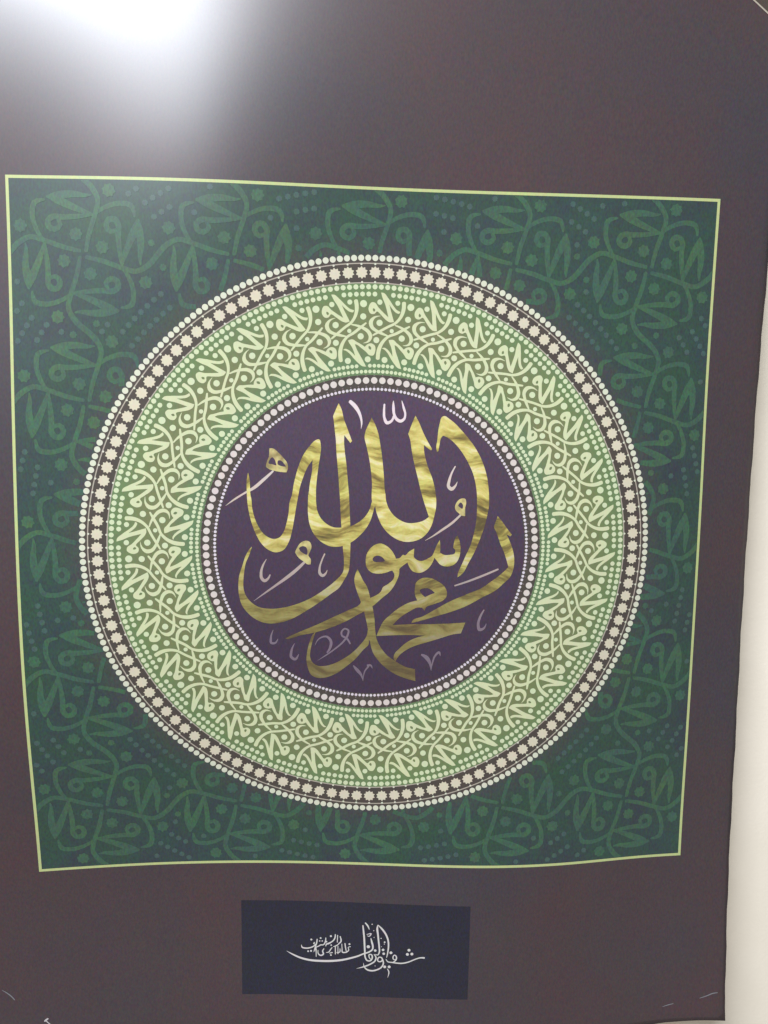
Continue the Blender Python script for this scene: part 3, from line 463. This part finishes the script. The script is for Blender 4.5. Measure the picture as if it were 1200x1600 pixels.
words = flat('word_band', *annulus(Rd['dark'], Rd['line2']-.3, 256, 12), .25, MT['band'], poster)
ring_dots('bead_row', Rd['bead2'], 1.82, 256, MT['gdot'], words, .32)
ring_dots('bead_row', Rd['part'], 1.72, 256, MT['gdot'], words, .32, lambda i: (i+5) % 8 <= 5)
ring_dots('bead_row', Rd['partin'], 1.38, 256, MT['gdot'], words, .32, lambda i: (i+1) % 8 <= 5)
ring_dots('bead_row', Rd['bead3'], 1.32, 256, MT['gdot'], words, .32)
base = []
for g in range(2):
    parts = [outline_poly([[(*pol(p[0], p[1]), p[2]) for p in lp] for lp in WORDP[g]], 1.0, 0)]
    for rb in WORDR[g]:
        parts.append(strip([(*pol(p[0], p[1]), p[2]) for p in rb], 1.4))
    base.append(parts)
dots = []
for s in range(32):
    an = s*2*math.pi/32
    for g in range(2):
        # strokes that cross are laid a hair apart
        wd = join([(rot_uv(a, an), f) for a, f in base[g]])
        o = flat('word', *wd, .33+.012*g, MT['letter'], words)
        nv0 = 0
        for q, (a, f) in enumerate(base[g]):
            for i in range(nv0, nv0+len(a)): o.data.vertices[i].co.y -= .000014*q
            nv0 += len(a)
    for d in WORDD:
        u, v = pol(d[0]+s*11.25, d[1]); dots.append(disc(u, v, d[2]/2*.97, 12))
o = flat('word_dots', *join(dots), .32, MT['gdot'], words); o['kind'] = 'stuff'

pr = flat('pearl_ring', *annulus(Rd['disc'], Rd['dark'], 256, 2), .25, MT['dark'], poster)
ring_dots('pearl', Rd['pearl'], 2.32, 128, MT['pearl'], pr, .32, each=True, npt=12)
ring_dots('white_beads', Rd['bead4'], 1.05, 256, MT['white_bead'], pr, .32)
ring_dots('tick_marks', Rd['bead4']+1.9, .5, 128, MT['tick'], pr, .32)
ring_dots('tick_marks', Rd['dark']-.2, .5, 128, MT['tick'], pr, .32)

# centre disc with the gold lettering
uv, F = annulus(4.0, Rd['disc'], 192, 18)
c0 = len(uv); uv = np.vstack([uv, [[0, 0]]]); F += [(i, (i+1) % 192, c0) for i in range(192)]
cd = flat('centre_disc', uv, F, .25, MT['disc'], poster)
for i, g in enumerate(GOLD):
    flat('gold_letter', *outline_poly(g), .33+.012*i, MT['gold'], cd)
for i, g in enumerate(MARKP):
    flat('letter_mark', *outline_poly(g, .8, 0), .34, MT['markgold'], cd)
for i, g in enumerate(MARKR):
    o = flat('letter_mark', *join([strip(r, .9) for r in g]), .30 if i < 3 else .36, MT['mark'], cd, 4e-7)

# caption
L, T_, R_, B_ = min(CAPBOX[0][0], CAPBOX[3][0]), (CAPBOX[0][1]+CAPBOX[1][1])/2, max(CAPBOX[1][0], CAPBOX[2][0]), (CAPBOX[2][1]+CAPBOX[3][1])/2
uv, F, _, _ = gridrect(L, R_, B_, T_, 5.0)
cp = flat('caption_panel', uv, F, .08, MT['panel'], poster)
for i, g in enumerate(CAPR):
    flat('caption_letter', *strip([(p[0], p[1], p[2]*.85) for p in g], 1.2), .16+.004*i, MT['caption'], cp, 4e-7)
o = flat('caption_dots', *join([disc(d[0], d[1], d[2]/2*.9, 6, None, .3) for d in CAPD]), .17, MT['caption'], cp)

# wear along the lower edge
for i, g in enumerate(SCR):
    flat('scratch' if i < 3 else 'torn_chip', *strip(g, 1.0), .06, MT['scratch' if i < 3 else 'chip'], poster)

# ------------------------------------------------------------------ clear tape over the upper right corner
t = NT('clear_tape_film')
out = t.t.nodes['Material Output']
tr = t.n('ShaderNodeBsdfTransparent'); tr.inputs[0].default_value = (.96, .97, .9, 1)
mx = t.n('ShaderNodeMixShader'); mx.inputs[0].default_value = .07
t.done(lin((150, 150, 120)), .3, 0)
t.l(tr.outputs[0], mx.inputs[1]); t.l(t.b.outputs[0], mx.inputs[2]); t.l(mx.outputs[0], out.inputs['Surface'])
film = t.m
t = NT('tape_edge_cloudy'); edge_m = t.done(lin((176, 166, 150)), .5, 0)
tape = bpy.data.objects.new('adhesive_tape', None); col.objects.link(tape); tape.location = (ER/1000, 0, ZP+(EB+TOPE)/1000)
tape['label'] = 'strip of clear adhesive tape stuck diagonally across the upper right corner'; tape['category'] = 'tape'
p0, p1 = np.array([255.2, 377.8]), np.array([269.8, 367.2])
d = (p1-p0)/np.linalg.norm(p1-p0); nrm = np.array([-d[1], d[0]])
if nrm.sum() < 0: nrm = -nrm
def tape_pt(s, q, off):
    p = p0+d*s+nrm*q
    y = float(S([p], .2+off)[0][1]) if (p[0] < ER and p[1] < TOPE) else None
    over = max(p[0]-ER, p[1]-TOPE, 0)
    ye = float(S([np.minimum(p, [ER, TOPE])], .2+off)[0][1])
    k = min(over/6, 1); y = ye*(1-k)+(WY-.0002-off/1000)*k
    return Vector((p[0]/1000, y, (p[1]+EB)/1000+ZP))-tape.location
def tape_mesh(name, q0, q1, nq, off, mat):
    ss = np.linspace(-34, 52, 44); qs = np.linspace(q0, q1, nq+1)
    V = [tape_pt(s, q, off) for q in qs for s in ss]; k = len(ss)
    Fc = [(j*k+i, j*k+i+1, (j+1)*k+i+1, (j+1)*k+i) for j in range(nq) for i in range(k-1)]
    m = mesh(name, V, [f[::-1] for f in Fc] if d[0]*nrm[1]-d[1]*nrm[0] < 0 else Fc, mat, tape)
    return m
tape_mesh('film', .9, 18.0, 8, .05, film)
tape_mesh('cloudy_edge', -.1, .9, 1, .07, edge_m)
